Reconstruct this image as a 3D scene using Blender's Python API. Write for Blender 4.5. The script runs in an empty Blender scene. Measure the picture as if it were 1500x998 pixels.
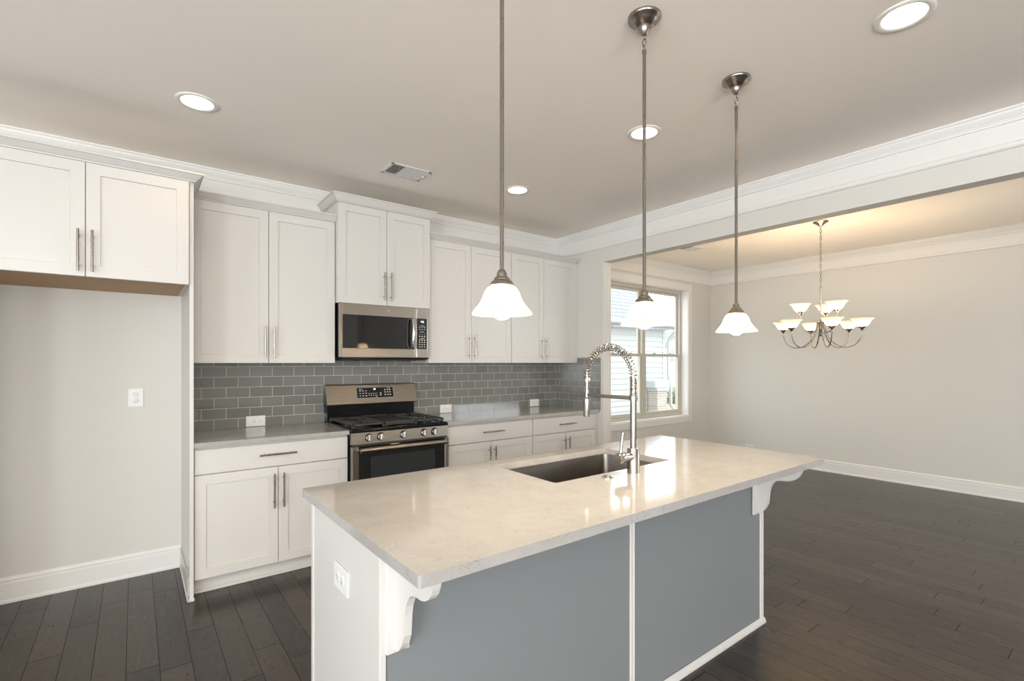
import bpy, bmesh, math, random
from mathutils import Vector, Matrix
from mathutils.geometry import tessellate_polygon
random.seed(7)
PI = math.pi
S = bpy.context.scene
C = S.collection

# ------------------------------------------------------------------ camera
cam_d = bpy.data.cameras.new('camera')
cam = bpy.data.objects.new('camera', cam_d); C.objects.link(cam)
cam.location = (-3.7151, -4.0243, 1.3852)
cam.rotation_euler = (PI/2, 0, -0.6546)
cam_d.sensor_fit = 'HORIZONTAL'; cam_d.sensor_width = 36.0
cam_d.lens = 720.15/1500*36
cam_d.shift_y = 32.23/1500
cam_d.clip_start = 0.02; cam_d.clip_end = 200
S.camera = cam

# ------------------------------------------------------------------ view, world, lights
S.view_settings.view_transform = 'Standard'
S.view_settings.look = 'None'
S.view_settings.gamma = 1
S.view_settings.use_curve_mapping = False
S.view_settings.exposure = 0.5
S.cycles.max_bounces = 10
S.cycles.diffuse_bounces = 6
S.cycles.glossy_bounces = 5
S.cycles.transparent_max_bounces = 12
S.cycles.sample_clamp_indirect = 6
S.cycles.use_denoising = True
SKY = 2.7            # overcast sky radiance
REAR = 160           # W, rear lamp tilted up to lift the ceiling; also scales the right fill
LEFT = 160            # W, daylight through the left window
BULB = 330            # emission of pendant bulbs
CH_BULB = 112         # emission of chandelier bulbs
CAN = 45             # emission of recessed lamps

w = bpy.data.worlds.new('overcast'); S.world = w; w.use_nodes = True
bg = w.node_tree.nodes['Background']; bg.inputs[0].default_value = (0.93, 0.97, 1.0, 1); bg.inputs[1].default_value = SKY

def area(name, loc, rot, sx, sy, power, col):
    l = bpy.data.lights.new(name, 'AREA'); l.shape = 'RECTANGLE'; l.size = sx; l.size_y = sy
    l.energy = power; l.color = col
    o = bpy.data.objects.new(name, l); C.objects.link(o); o.location = loc; o.rotation_euler = rot
    return o
DAY = (0.90, 0.95, 1.0)
area('uplight_rear', (-4.9, -8.52, 1.35), (PI/2+.95, 0, 0), 2.6, 2.0, REAR, (0.98, 0.96, 0.93))  # light of an unseen rear window, turned up to brighten the ceiling
area('fill_right', (3.38, -6.3, 1.95), (PI/2+.3, 0, PI/2), 3.2, 1.0, REAR*.28, DAY)  # added fill for the dining side, no known window there
area('daylight_left', (-7.12, -6.2, 1.45), (PI/2+.6, 0, -PI/2), 1.8, 1.6, LEFT, DAY)
area('daylight_left', (-7.12, -3.4, 1.45), (PI/2+.15, 0, -PI/2), 1.8, 1.6, LEFT*.2, DAY)

# ------------------------------------------------------------------ materials
def newmat(name):
    m = bpy.data.materials.new(name); m.use_nodes = True
    nt = m.node_tree; return m, nt, nt.nodes['Principled BSDF']
def N(nt, t, **k):
    n = nt.nodes.new(t)
    for a, b in k.items(): setattr(n, a, b)
    return n
def L(nt, a, b): nt.links.new(a, b)

def paint(name, col, rough=0.45, bump=0.05, scale=60, var=0.03, spec=0.5):
    m, nt, p = newmat(name)
    tc = N(nt, 'ShaderNodeTexCoord'); nz = N(nt, 'ShaderNodeTexNoise'); nz.inputs['Scale'].default_value = scale; nz.inputs['Detail'].default_value = 3
    L(nt, tc.outputs['Object'], nz.inputs['Vector'])
    mx = N(nt, 'ShaderNodeMix', data_type='RGBA')
    mx.inputs[6].default_value = (*[c*(1-var) for c in col], 1); mx.inputs[7].default_value = (*[min(1, c*(1+var)) for c in col], 1)
    L(nt, nz.outputs['Fac'], mx.inputs[0]); L(nt, mx.outputs[2], p.inputs['Base Color'])
    p.inputs['Roughness'].default_value = rough
    p.inputs['Specular IOR Level'].default_value = spec
    if bump:
        b = N(nt, 'ShaderNodeBump'); b.inputs['Strength'].default_value = bump; b.inputs['Distance'].default_value = 0.001
        L(nt, nz.outputs['Fac'], b.inputs['Height']); L(nt, b.outputs[0], p.inputs['Normal'])
    return m
def metal(name, col, rough=0.25, brush=(1, 1, 60), bump=0.06, var=0.08):
    m, nt, p = newmat(name)
    tc = N(nt, 'ShaderNodeTexCoord'); mp = N(nt, 'ShaderNodeMapping'); mp.inputs['Scale'].default_value = brush
    nz = N(nt, 'ShaderNodeTexNoise'); nz.inputs['Scale'].default_value = 12; nz.inputs['Detail'].default_value = 4
    L(nt, tc.outputs['Object'], mp.inputs[0]); L(nt, mp.outputs[0], nz.inputs['Vector'])
    mr = N(nt, 'ShaderNodeMapRange'); mr.inputs['To Min'].default_value = rough-var/2; mr.inputs['To Max'].default_value = rough+var
    L(nt, nz.outputs['Fac'], mr.inputs['Value']); L(nt, mr.outputs[0], p.inputs['Roughness'])
    p.inputs['Base Color'].default_value = (*col, 1); p.inputs['Metallic'].default_value = 1
    b = N(nt, 'ShaderNodeBump'); b.inputs['Strength'].default_value = bump; b.inputs['Distance'].default_value = 0.0005
    L(nt, nz.outputs['Fac'], b.inputs['Height']); L(nt, b.outputs[0], p.inputs['Normal'])
    return m
def emit(name, col, st):
    m, nt, p = newmat(name)
    p.inputs['Base Color'].default_value = (*col, 1); p.inputs['Emission Color'].default_value = (*col, 1); p.inputs['Emission Strength'].default_value = st
    return m

M = {}
M['cab'] = paint('white_cabinet_lacquer', (0.62, 0.60, 0.572), 0.33, 0.02, 40, 0.012)
M['trim'] = paint('white_trim_paint', (0.78, 0.77, 0.75), 0.38, 0.02, 40, 0.012)
M['wall'] = paint('warm_grey_wall_paint', (0.665, 0.65, 0.61), 0.75, 0.12, 220, 0.02, 0.3)
M['ceiling'] = paint('matt_ceiling_paint', (0.95, 0.895, 0.825), 0.9, 0.15, 200, 0.02, 0.2)
M['panel'] = paint('grey_island_panel_paint', (0.205, 0.217, 0.225), 0.5, 0.05, 120, 0.015)
M['plate'] = paint('white_plastic', (0.75, 0.75, 0.735), 0.3, 0, 40, 0.01)
M['greyslot'] = paint('grey_socket_slots', (0.38, 0.38, 0.37), 0.5, 0, 40, 0.02)
M['slot'] = paint('dark_plastic', (0.03, 0.028, 0.026), 0.5, 0, 40, 0.02)
M['birch'] = paint('unfinished_birch', (0.42, 0.26, 0.13), 0.6, 0.1, 30, 0.12)
M['nickel'] = metal('brushed_nickel', (0.32, 0.285, 0.25), 0.26, (1, 1, 1))
M['faucet'] = metal('stainless_faucet', (0.42, 0.40, 0.375), 0.2, (40, 40, 1))
M['chrome'] = metal('polished_chrome', (0.62, 0.62, 0.61), 0.07, (1, 1, 1), 0.0, 0.02)
M['knobmetal'] = metal('bright_knob_metal', (0.86, 0.85, 0.83), 0.22, (1, 1, 1))
M['steel'] = metal('brushed_stainless', (0.35, 0.315, 0.27), 0.27, (1, 1, 80))
M['sink'] = metal('satin_sink_steel', (0.24, 0.22, 0.20), 0.3, (30, 1, 1))
M['black'] = paint('black_enamel', (0.008, 0.008, 0.009), 0.12, 0, 40, 0.02, 0.25)
M['iron'] = paint('cast_iron', (0.035, 0.035, 0.037), 0.5, 0.3, 300, 0.2)
M['satin'] = metal('satin_burner_cap', (0.32, 0.33, 0.35), 0.35, (1, 1, 1))
M['glassblk'] = paint('black_appliance_glass', (0.010, 0.010, 0.010), 0.05, 0, 40, 0.02, 0.5)
M['ovenwin'] = paint('tinted_oven_window', (0.022, 0.025, 0.028), 0.06, 0, 40, 0.05, 0.6)
M['mark'] = paint('pale_legend_print', (0.65, 0.63, 0.58), 0.5, 0, 40, 0.02)
M['led'] = emit('led_digits', (0.75, 0.88, 1.0), 0.9)
M['bulb'] = emit('lit_bulb_pendant', (1.0, 0.80, 0.57), BULB)
M['bulb_c'] = emit('lit_bulb_chandelier', (1.0, 0.76, 0.49), CH_BULB)
M['lens'] = emit('lit_recessed_lamp', (1.0, 0.76, 0.50), CAN)
M['baffle'] = paint('white_lamp_baffle', (0.85, 0.84, 0.80), 0.4, 0, 40, 0.01)
M['vinyl'] = paint('almond_vinyl_window', (0.56, 0.535, 0.47), 0.4, 0.02, 60, 0.01)
M['siding'] = paint('white_lap_siding', (0.47, 0.49, 0.495), 0.6, 0.05, 30, 0.02)
M['farhouse'] = paint('pale_stone_siding', (0.50, 0.49, 0.475), 0.8, 0.1, 8, 0.08)

# alabaster glass shade: thin frosted glass, light passes through from the bulb
m, nt, p = newmat('alabaster_glass')
tc = N(nt, 'ShaderNodeTexCoord'); nz = N(nt, 'ShaderNodeTexNoise'); nz.inputs['Scale'].default_value = 14; nz.inputs['Detail'].default_value = 4; nz.inputs['Distortion'].default_value = 1.6
L(nt, tc.outputs['Object'], nz.inputs['Vector'])
cr = N(nt, 'ShaderNodeValToRGB'); cr.color_ramp.elements[0].color = (0.80, 0.74, 0.65, 1); cr.color_ramp.elements[1].color = (0.97, 0.95, 0.91, 1)
cr.color_ramp.elements[0].position = 0.35; cr.color_ramp.elements[1].position = 0.6
L(nt, nz.outputs['Fac'], cr.inputs[0])
tr = N(nt, 'ShaderNodeBsdfTranslucent'); di = N(nt, 'ShaderNodeBsdfDiffuse'); gl = N(nt, 'ShaderNodeBsdfGlossy'); gl.inputs['Roughness'].default_value = 0.15
m1 = N(nt, 'ShaderNodeMixShader'); m1.inputs[0].default_value = 0.10; m2 = N(nt, 'ShaderNodeMixShader'); m2.inputs[0].default_value = 0.05
L(nt, cr.outputs[0], tr.inputs[0]); L(nt, cr.outputs[0], di.inputs[0])
L(nt, tr.outputs[0], m1.inputs[1]); L(nt, di.outputs[0], m1.inputs[2]); L(nt, m1.outputs[0], m2.inputs[1]); L(nt, gl.outputs[0], m2.inputs[2])
L(nt, m2.outputs[0], nt.nodes['Material Output'].inputs[0])
M['alabaster'] = m

# window glass
m, nt, p = newmat('window_glass')
tp = N(nt, 'ShaderNodeBsdfTransparent'); tp.inputs[0].default_value = (0.96, 0.98, 0.97, 1)
gl = N(nt, 'ShaderNodeBsdfGlossy'); gl.inputs['Roughness'].default_value = 0.01
mx = N(nt, 'ShaderNodeMixShader'); mx.inputs[0].default_value = 0.04; L(nt, tp.outputs[0], mx.inputs[1]); L(nt, gl.outputs[0], mx.inputs[2])
L(nt, mx.outputs[0], nt.nodes['Material Output'].inputs[0]); M['glass'] = m

# quartz
m, nt, p = newmat('beige_quartz')
tc = N(nt, 'ShaderNodeTexCoord')
n1 = N(nt, 'ShaderNodeTexNoise'); n1.inputs['Scale'].default_value = 9; n1.inputs['Detail'].default_value = 8; n1.inputs['Roughness'].default_value = 0.65; n1.inputs['Distortion'].default_value = 0.6
n2 = N(nt, 'ShaderNodeTexNoise'); n2.inputs['Scale'].default_value = 26; n2.inputs['Detail'].default_value = 6; n2.inputs['Distortion'].default_value = 2.2
n3 = N(nt, 'ShaderNodeTexNoise'); n3.inputs['Scale'].default_value = 300; n3.inputs['Detail'].default_value = 2
for n in (n1, n2, n3): L(nt, tc.outputs['Object'], n.inputs['Vector'])
c1 = N(nt, 'ShaderNodeValToRGB'); e = c1.color_ramp.elements; e[0].position = 0.30; e[0].color = (0.365, 0.352, 0.335, 1); e[1].position = 0.62; e[1].color = (0.405, 0.392, 0.375, 1)
L(nt, n1.outputs['Fac'], c1.inputs[0])
# short broken veins: narrow band of a distorted noise, gated by a coarse one
c2 = N(nt, 'ShaderNodeValToRGB'); e = c2.color_ramp.elements; e[0].position = 0.485; e[0].color = (0, 0, 0, 1); e[1].position = 0.5; e[1].color = (1, 1, 1, 1)
e2 = c2.color_ramp.elements.new(0.515); e2.color = (0, 0, 0, 1)
L(nt, n2.outputs['Fac'], c2.inputs[0])
c3 = N(nt, 'ShaderNodeValToRGB'); e = c3.color_ramp.elements; e[0].position = 0.52; e[0].color = (0, 0, 0, 1); e[1].position = 0.66; e[1].color = (0.8, 0.8, 0.8, 1)
n4 = N(nt, 'ShaderNodeTexNoise'); n4.inputs['Scale'].default_value = 13; n4.inputs['Detail'].default_value = 3; L(nt, tc.outputs['Object'], n4.inputs['Vector'])
L(nt, n4.outputs['Fac'], c3.inputs[0])
mu = N(nt, 'ShaderNodeMath', operation='MULTIPLY'); L(nt, c2.outputs[0], mu.inputs[0]); L(nt, c3.outputs[0], mu.inputs[1])
mx = N(nt, 'ShaderNodeMix', data_type='RGBA'); L(nt, mu.outputs[0], mx.inputs[0]); L(nt, c1.outputs[0], mx.inputs[6]); mx.inputs[7].default_value = (0.16, 0.13, 0.11, 1)
mx2 = N(nt, 'ShaderNodeMix', data_type='RGBA', blend_type='MULTIPLY'); mx2.inputs[0].default_value = 0.35
L(nt, mx.outputs[2], mx2.inputs[6]); c4 = N(nt, 'ShaderNodeValToRGB'); c4.color_ramp.elements[0].position = .3; c4.color_ramp.elements[0].color = (.75, .72, .7, 1); c4.color_ramp.elements[1].position = .55
L(nt, n3.outputs['Fac'], c4.inputs[0]); L(nt, c4.outputs[0], mx2.inputs[7]); L(nt, mx2.outputs[2], p.inputs['Base Color'])
p.inputs['Roughness'].default_value = 0.09; p.inputs['Specular IOR Level'].default_value = 0.6
M['quartz'] = m

# subway tile, rows on z; u axis = x (back wall) or y (side wall)
def tile_mat(name, axis, shift):
    m, nt, p = newmat(name)
    tc = N(nt, 'ShaderNodeTexCoord'); sp = N(nt, 'ShaderNodeSeparateXYZ'); L(nt, tc.outputs['Object'], sp.inputs[0])
    a = N(nt, 'ShaderNodeMath', operation='ADD'); L(nt, sp.outputs[axis], a.inputs[0]); a.inputs[1].default_value = shift
    b = N(nt, 'ShaderNodeMath', operation='SUBTRACT'); L(nt, sp.outputs[2], b.inputs[0]); b.inputs[1].default_value = 0.908
    cb = N(nt, 'ShaderNodeCombineXYZ'); L(nt, a.outputs[0], cb.inputs[0]); L(nt, b.outputs[0], cb.inputs[1])
    br = N(nt, 'ShaderNodeTexBrick'); br.offset = 0.5; br.squash = 1
    br.inputs['Scale'].default_value = 1; br.inputs['Mortar Size'].default_value = 0.0019; br.inputs['Mortar Smooth'].default_value = 0.15
    br.inputs['Brick Width'].default_value = 0.151; br.inputs['Row Height'].default_value = 0.0745; br.inputs['Bias'].default_value = 0
    br.inputs['Color1'].default_value = (0.165, 0.165, 0.152, 1); br.inputs['Color2'].default_value = (0.205, 0.207, 0.193, 1); br.inputs['Mortar'].default_value = (0.52, 0.50, 0.45, 1)
    L(nt, cb.outputs[0], br.inputs['Vector']); L(nt, br.outputs['Color'], p.inputs['Base Color'])
    iv = N(nt, 'ShaderNodeMath', operation='SUBTRACT'); iv.inputs[0].default_value = 1; L(nt, br.outputs['Fac'], iv.inputs[1])
    nz = N(nt, 'ShaderNodeTexNoise'); nz.inputs['Scale'].default_value = 9; L(nt, tc.outputs['Object'], nz.inputs['Vector'])
    ad = N(nt, 'ShaderNodeMath', operation='MULTIPLY_ADD'); L(nt, nz.outputs['Fac'], ad.inputs[0]); ad.inputs[1].default_value = 0.5; L(nt, iv.outputs[0], ad.inputs[2])
    bp = N(nt, 'ShaderNodeBump'); bp.inputs['Strength'].default_value = 0.5; bp.inputs['Distance'].default_value = 0.0015
    L(nt, ad.outputs[0], bp.inputs['Height']); L(nt, bp.outputs[0], p.inputs['Normal'])
    mr = N(nt, 'ShaderNodeMapRange'); mr.inputs['To Min'].default_value = 0.07; mr.inputs['To Max'].default_value = 0.6; L(nt, br.outputs['Fac'], mr.inputs['Value']); L(nt, mr.outputs[0], p.inputs['Roughness'])
    p.inputs['Specular IOR Level'].default_value = 0.7
    return m
M['tile_back'] = tile_mat('grey_glass_tile_back', 0, 3.198+0.151*20)
M['tile_side'] = tile_mat('grey_glass_tile_side', 1, 0.05+0.151*20)

# hardwood, boards run along y
m, nt, p = newmat('dark_hardwood')
tc = N(nt, 'ShaderNodeTexCoord'); sp = N(nt, 'ShaderNodeSeparateXYZ'); L(nt, tc.outputs['Object'], sp.inputs[0])
def mth(op, a, b=None, c=None):
    n = N(nt, 'ShaderNodeMath', operation=op)
    for i, v in enumerate((a, b, c)):
        if v is None: continue
        if isinstance(v, (int, float)): n.inputs[i].default_value = v
        else: L(nt, v, n.inputs[i])
    return n.outputs[0]
xs = mth('DIVIDE', mth('ADD', sp.outputs[0], 1.205+0.121*100), 0.121)
row = mth('FLOOR', xs); fx = mth('FRACT', xs)
wn = N(nt, 'ShaderNodeTexWhiteNoise', noise_dimensions='1D'); L(nt, row, wn.inputs['W'])
ys = mth('DIVIDE', mth('ADD', mth('ADD', sp.outputs[1], 40), mth('MULTIPLY', wn.outputs['Value'], 7.3)), 0.95)
pl = mth('FLOOR', ys); fy = mth('FRACT', ys)
cb = N(nt, 'ShaderNodeCombineXYZ'); L(nt, row, cb.inputs[0]); L(nt, pl, cb.inputs[1])
wn2 = N(nt, 'ShaderNodeTexWhiteNoise', noise_dimensions='3D'); L(nt, cb.outputs[0], wn2.inputs['Vector'])
ex = mth('LESS_THAN', mth('MINIMUM', fx, mth('SUBTRACT', 1, fx)), 0.013)
ey = mth('LESS_THAN', mth('MINIMUM', fy, mth('SUBTRACT', 1, fy)), 0.0024)
edge = mth('MAXIMUM', ex, ey)
# grain: stretched noise offset per plank
off = N(nt, 'ShaderNodeVectorMath', operation='MULTIPLY_ADD'); L(nt, wn2.outputs['Color'], off.inputs[0]); off.inputs[1].default_value = (30, 30, 30)
mpv = N(nt, 'ShaderNodeMapping'); mpv.inputs['Scale'].default_value = (9, 1.6, 1); L(nt, tc.outputs['Object'], mpv.inputs[0]); L(nt, mpv.outputs[0], off.inputs[2])
g1 = N(nt, 'ShaderNodeTexNoise'); g1.inputs['Scale'].default_value = 1.0; g1.inputs['Detail'].default_value = 2; g1.inputs['Distortion'].default_value = 0.8; L(nt, off.outputs[0], g1.inputs['Vector'])
rings = mth('FRACT', mth('MULTIPLY', g1.outputs['Fac'], 8))
rline = N(nt, 'ShaderNodeValToRGB'); e = rline.color_ramp.elements; e[0].position = 0; e[0].color = (.35, .35, .35, 1); e[1].position = 1; e[1].color = (.5, .5, .5, 1)
k = rline.color_ramp.elements.new(0.82); k.color = (.6, .6, .6, 1); k = rline.color_ramp.elements.new(0.93); k.color = (1, 1, 1, 1)
L(nt, rings, rline.inputs[0])
g2 = N(nt, 'ShaderNodeTexNoise'); g2.inputs['Scale'].default_value = 6.0; g2.inputs['Detail'].default_value = 6; L(nt, off.outputs[0], g2.inputs['Vector'])
f = mth('ADD', mth('MULTIPLY', rline.outputs[0], 0.26), mth('ADD', mth('MULTIPLY', g2.outputs['Fac'], 0.10), mth('MULTIPLY', wn2.outputs['Value'], 0.20)))
cr = N(nt, 'ShaderNodeValToRGB'); e = cr.color_ramp.elements; e[0].position = 0.12; e[0].color = (0.014, 0.011, 0.0098, 1); e[1].position = 0.95; e[1].color = (0.140, 0.106, 0.087, 1)
L(nt, f, cr.inputs[0])
mx = N(nt, 'ShaderNodeMix', data_type='RGBA'); L(nt, edge, mx.inputs[0]); L(nt, cr.outputs[0], mx.inputs[6]); mx.inputs[7].default_value = (0.009, 0.007, 0.006, 1)
L(nt, mx.outputs[2], p.inputs['Base Color'])
sps = mth('MULTIPLY', mth('SUBTRACT', 1, mth('MULTIPLY', edge, 0.8)), 0.42); L(nt, sps, p.inputs['Specular IOR Level'])
hgt = mth('SUBTRACT', mth('MULTIPLY', g2.outputs['Fac'], 0.08), edge)
bp = N(nt, 'ShaderNodeBump'); bp.inputs['Strength'].default_value = 0.35; bp.inputs['Distance'].default_value = 0.0015; L(nt, hgt, bp.inputs['Height']); L(nt, bp.outputs[0], p.inputs['Normal'])
mr = N(nt, 'ShaderNodeMapRange'); mr.inputs['To Min'].default_value = 0.24; mr.inputs['To Max'].default_value = 0.34; L(nt, g2.outputs['Fac'], mr.inputs['Value']); L(nt, mr.outputs[0], p.inputs['Roughness'])
M['floor'] = m

def brickmat(name, bw, rh, c1, c2, mo, ms, axis=0):
    m, nt, p = newmat(name); tc = N(nt, 'ShaderNodeTexCoord'); sp = N(nt, 'ShaderNodeSeparateXYZ'); L(nt, tc.outputs['Object'], sp.inputs[0])
    cb = N(nt, 'ShaderNodeCombineXYZ'); L(nt, sp.outputs[axis], cb.inputs[0]); L(nt, sp.outputs[2], cb.inputs[1])
    br = N(nt, 'ShaderNodeTexBrick'); br.inputs['Scale'].default_value = 1; br.inputs['Brick Width'].default_value = bw; br.inputs['Row Height'].default_value = rh
    br.inputs['Mortar Size'].default_value = ms
    br.inputs['Color1'].default_value = (*c1, 1); br.inputs['Color2'].default_value = (*c2, 1); br.inputs['Mortar'].default_value = (*mo, 1)
    L(nt, cb.outputs[0], br.inputs['Vector']); L(nt, br.outputs['Color'], p.inputs['Base Color']); p.inputs['Roughness'].default_value = 0.85
    return m
M['shingle'] = brickmat('pale_grey_shingles', 0.33, 0.14, (0.27, 0.285, 0.31), (0.33, 0.34, 0.36), (0.15, 0.165, 0.20), 0.014)
M['brick'] = brickmat('pale_brick', 0.22, 0.08, (0.36, 0.32, 0.28), (0.46, 0.41, 0.37), (0.52, 0.50, 0.47), 0.012)
M['mulch'] = paint('pale_mulch', (0.36, 0.28, 0.23), 0.9, 0.6, 8, 0.45)
M['leaf'] = paint('green_leaves', (0.22, 0.30, 0.18), 0.6, 0.1, 30, 0.3)

# ------------------------------------------------------------------ mesh helpers
class MB:
    """collects shapes (world coordinates) into one mesh"""
    def __init__(s): s.bm = bmesh.new()
    def box(s, x0, x1, y0, y1, z0, z1, bev=0.0, seg=1):
        x0, x1 = min(x0, x1), max(x0, x1); y0, y1 = min(y0, y1), max(y0, y1); z0, z1 = min(z0, z1), max(z0, z1)
        r = bmesh.ops.create_cube(s.bm, size=1)
        for v in r['verts']: v.co = Vector(((x0+x1)/2+v.co.x*(x1-x0), (y0+y1)/2+v.co.y*(y1-y0), (z0+z1)/2+v.co.z*(z1-z0)))
        if bev:
            es = list({e for v in r['verts'] for e in v.link_edges})
            bmesh.ops.bevel(s.bm, geom=es, offset=bev, segments=seg, affect='EDGES', profile=0.7)
        return s
    def loft(s, rings, cap=True, closed_loop=False, smooth=True):
        vr = [[s.bm.verts.new(p) for p in r] for r in rings]
        n = len(rings[0]); m = len(vr)
        for i in range(m if closed_loop else m-1):
            a, b = vr[i], vr[(i+1) % m]
            for j in range(n):
                k = (j+1) % n
                f = s.bm.faces.new((a[j], a[k], b[k], b[j])); f.smooth = smooth
        if cap and not closed_loop:
            s.bm.faces.new(vr[0][::-1]); s.bm.faces.new(vr[-1])
        return s
    def tube(s, pts, r, n=10, cap=True, closed=False):
        pts = [Vector(p) for p in pts]; rs = r if isinstance(r, (list, tuple)) else [r]*len(pts)
        rings = []; up = None; m = len(pts)
        for i, p in enumerate(pts):
            if closed: t = (pts[(i+1) % m]-pts[i-1]).normalized()
            else: t = (pts[min(i+1, m-1)]-pts[max(i-1, 0)]).normalized()
            if up is None:
                a = Vector((0, 0, 1)) if abs(t.z) < 0.9 else Vector((1, 0, 0)); up = (a-t*a.dot(t)).normalized()
            else:
                up = (up-t*up.dot(t)).normalized()
            bi = t.cross(up)
            rings.append([p+(up*math.cos(2*PI*k/n)+bi*math.sin(2*PI*k/n))*rs[i] for k in range(n)])
        s.loft(rings, cap=cap, closed_loop=closed); return s
    def lathe(s, prof, c, n=32, axis='z', closed=False):
        """prof: (radius, height); closed=True joins last to first (solid shell of revolution)"""
        c = Vector(c); rings = []
        def pt(r, h, a):
            if axis == 'z': return c+Vector((r*math.cos(a), r*math.sin(a), h))
            if axis == 'y': return c+Vector((r*math.cos(a), h, r*math.sin(a)))
            return c+Vector((h, r*math.cos(a), r*math.sin(a)))
        for r, h in prof: rings.append([pt(max(r, 1e-5), h, 2*PI*k/n) for k in range(n)])
        s.loft(rings, cap=not closed, closed_loop=closed); return s
    def cyl(s, a, b, r, n=24): return s.tube([a, b], r, n)
    def sphere(s, c, r, sc=(1, 1, 1), u=20, v=14):
        q = bmesh.ops.create_uvsphere(s.bm, u_segments=u, v_segments=v, radius=r)
        for vv in q['verts']:
            vv.co = Vector((vv.co.x*sc[0], vv.co.y*sc[1], vv.co.z*sc[2]))+Vector(c)
            for f in vv.link_faces: f.smooth = True
        return s
    def prism(s, poly, axis, a0, a1, smooth=False):
        """poly 2D extruded along axis: 'x' -> (y,z), 'y' -> (x,z), 'z' -> (x,y)"""
        f = {'x': lambda p, a: (a, p[0], p[1]), 'y': lambda p, a: (p[0], a, p[1]), 'z': lambda p, a: (p[0], p[1], a)}[axis]
        s.loft([[f(p, a0) for p in poly], [f(p, a1) for p in poly]], smooth=smooth); return s
    def holed(s, outer, holes, axis, a0, a1):
        f = {'x': lambda p, a: (a, p[0], p[1]), 'y': lambda p, a: (p[0], a, p[1]), 'z': lambda p, a: (p[0], p[1], a)}[axis]
        loops = [outer]+holes; flat = [p for l in loops for p in l]
        tris = tessellate_polygon([[Vector((p[0], p[1], 0)) for p in l] for l in loops])
        for a, flip in ((a0, False), (a1, True)):
            vs = [s.bm.verts.new(f(p, a)) for p in flat]
            for t in tris:
                try: s.bm.faces.new([vs[i] for i in (t if flip else t[::-1])])
                except ValueError: pass
            if a == a0: lo = vs
            else: hi = vs
        k = 0
        for l in loops:
            n = len(l)
            for j in range(n):
                q = (j+1) % n
                s.bm.faces.new((lo[k+j], lo[k+q], hi[k+q], hi[k+j]))
            k += n
        return s
    def sweep(s, path, prof, cap=True):
        """closed profile (out, z) along an xy path; out = right of travel; mitred"""
        rings = []
        n = len(path)
        for i in range(n):
            p = Vector(path[i])
            d0 = (Vector(path[i])-Vector(path[i-1])).normalized() if i > 0 else None
            d1 = (Vector(path[i+1])-Vector(path[i])).normalized() if i < n-1 else None
            if d0 is None: d0 = d1
            if d1 is None: d1 = d0
            n0 = Vector((d0.y, -d0.x)); n1 = Vector((d1.y, -d1.x))
            mdir = (n0+n1).normalized(); mdir = mdir/max(0.2, mdir.dot(n0))
            rings.append([(p.x+mdir.x*o, p.y+mdir.y*o, z) for o, z in prof])
        s.loft(rings, cap=cap, smooth=False); return s
def wloc(o):
    v = Vector((0, 0, 0))
    while o is not None: v = v+Vector(o.location); o = o.parent
    return v
def obj(name, mb, mat, parent=None, loc=None, autosmooth=None, sharp=True):
    bm = mb.bm
    bmesh.ops.remove_doubles(bm, verts=bm.verts, dist=1e-6)
    bmesh.ops.recalc_face_normals(bm, faces=bm.faces)
    off = wloc(parent) if parent else (Vector(loc) if loc else Vector((0, 0, 0)))
    for v in bm.verts: v.co -= off
    for e in bm.edges:
        if len(e.link_faces) == 2 and e.calc_face_angle(0) > math.radians(38): e.smooth = False
    me = bpy.data.meshes.new(name); bm.to_mesh(me); bm.free()
    me.materials.append(M[mat] if isinstance(mat, str) else mat)
    o = bpy.data.objects.new(name, me); C.objects.link(o)
    if parent: o.parent = parent
    elif loc: o.location = loc
    return o
def thing(name, label, cat, loc, group=None):
    o = bpy.data.objects.new(name, None); C.objects.link(o); o.location = loc; o.empty_display_size = 0.05
    o['label'] = label; o['category'] = cat
    if group: o['group'] = group
    return o
def tag(o, label, cat, group=None, kind=None):
    o['label'] = label; o['category'] = cat
    if group: o['group'] = group
    if kind: o['kind'] = kind
    return o
def struct(name, mb, mat, label=None):
    o = obj(name, mb, mat); o['kind'] = 'structure'
    if label: o['label'] = label
    return o
def dup(root, loc, label=None, name=None):
    def cp(o, par):
        c = o.copy(); C.objects.link(c); c.parent = par
        for ch in [q for q in snapshot if q.parent is o]: cp(ch, c)
        return c
    snapshot = [q for q in C.objects]
    r = cp(root, None); r.location = loc
    if label: r['label'] = label
    return r

# ------------------------------------------------------------------ room
CEIL = 2.74; DC = 2.755
XL, YR, XF, YW = -7.0, -8.4, 3.259, 0.084
def circ(cx, cy, r, n=32): return [(cx+r*math.cos(2*PI*k/n), cy+r*math.sin(2*PI*k/n)) for k in range(n)]
CANS = [(-3.457, -0.998), (-1.332, -2.2), (-1.332, -0.99), (-1.333, -3.434)]
struct('floor', MB().box(XL-0.15, XF+0.15, YR-0.15, 0.3, -0.12, 0.0), 'floor')
mb = MB(); mb.holed([(XL-.15, YR-.15), (0.06, YR-.15), (0.06, 0.15), (XL-.15, 0.15)], [circ(x, y, 0.074) for x, y in CANS], 'z', CEIL, CEIL+0.12)
struct('ceiling', mb, 'ceiling')
mb = MB().box(0.06, XF+.15, YR-.15, 0.3, DC, DC+0.12)
struct('ceiling_dining', mb, 'ceiling')
struct('wall_back', MB().box(XL-.15, 0.0, 0.0, 0.15, 0, CEIL), 'wall')
struct('wall_far_right', MB().holed([(YR-.15, 0), (0.3, 0), (0.3, DC), (YR-.15, DC)], [[(-7.9, 1.45), (-4.7, 1.45), (-4.7, 2.45), (-7.9, 2.45)]], 'x', XF, XF+0.15), 'wall')  # unseen opening added for the right fill light
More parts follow.
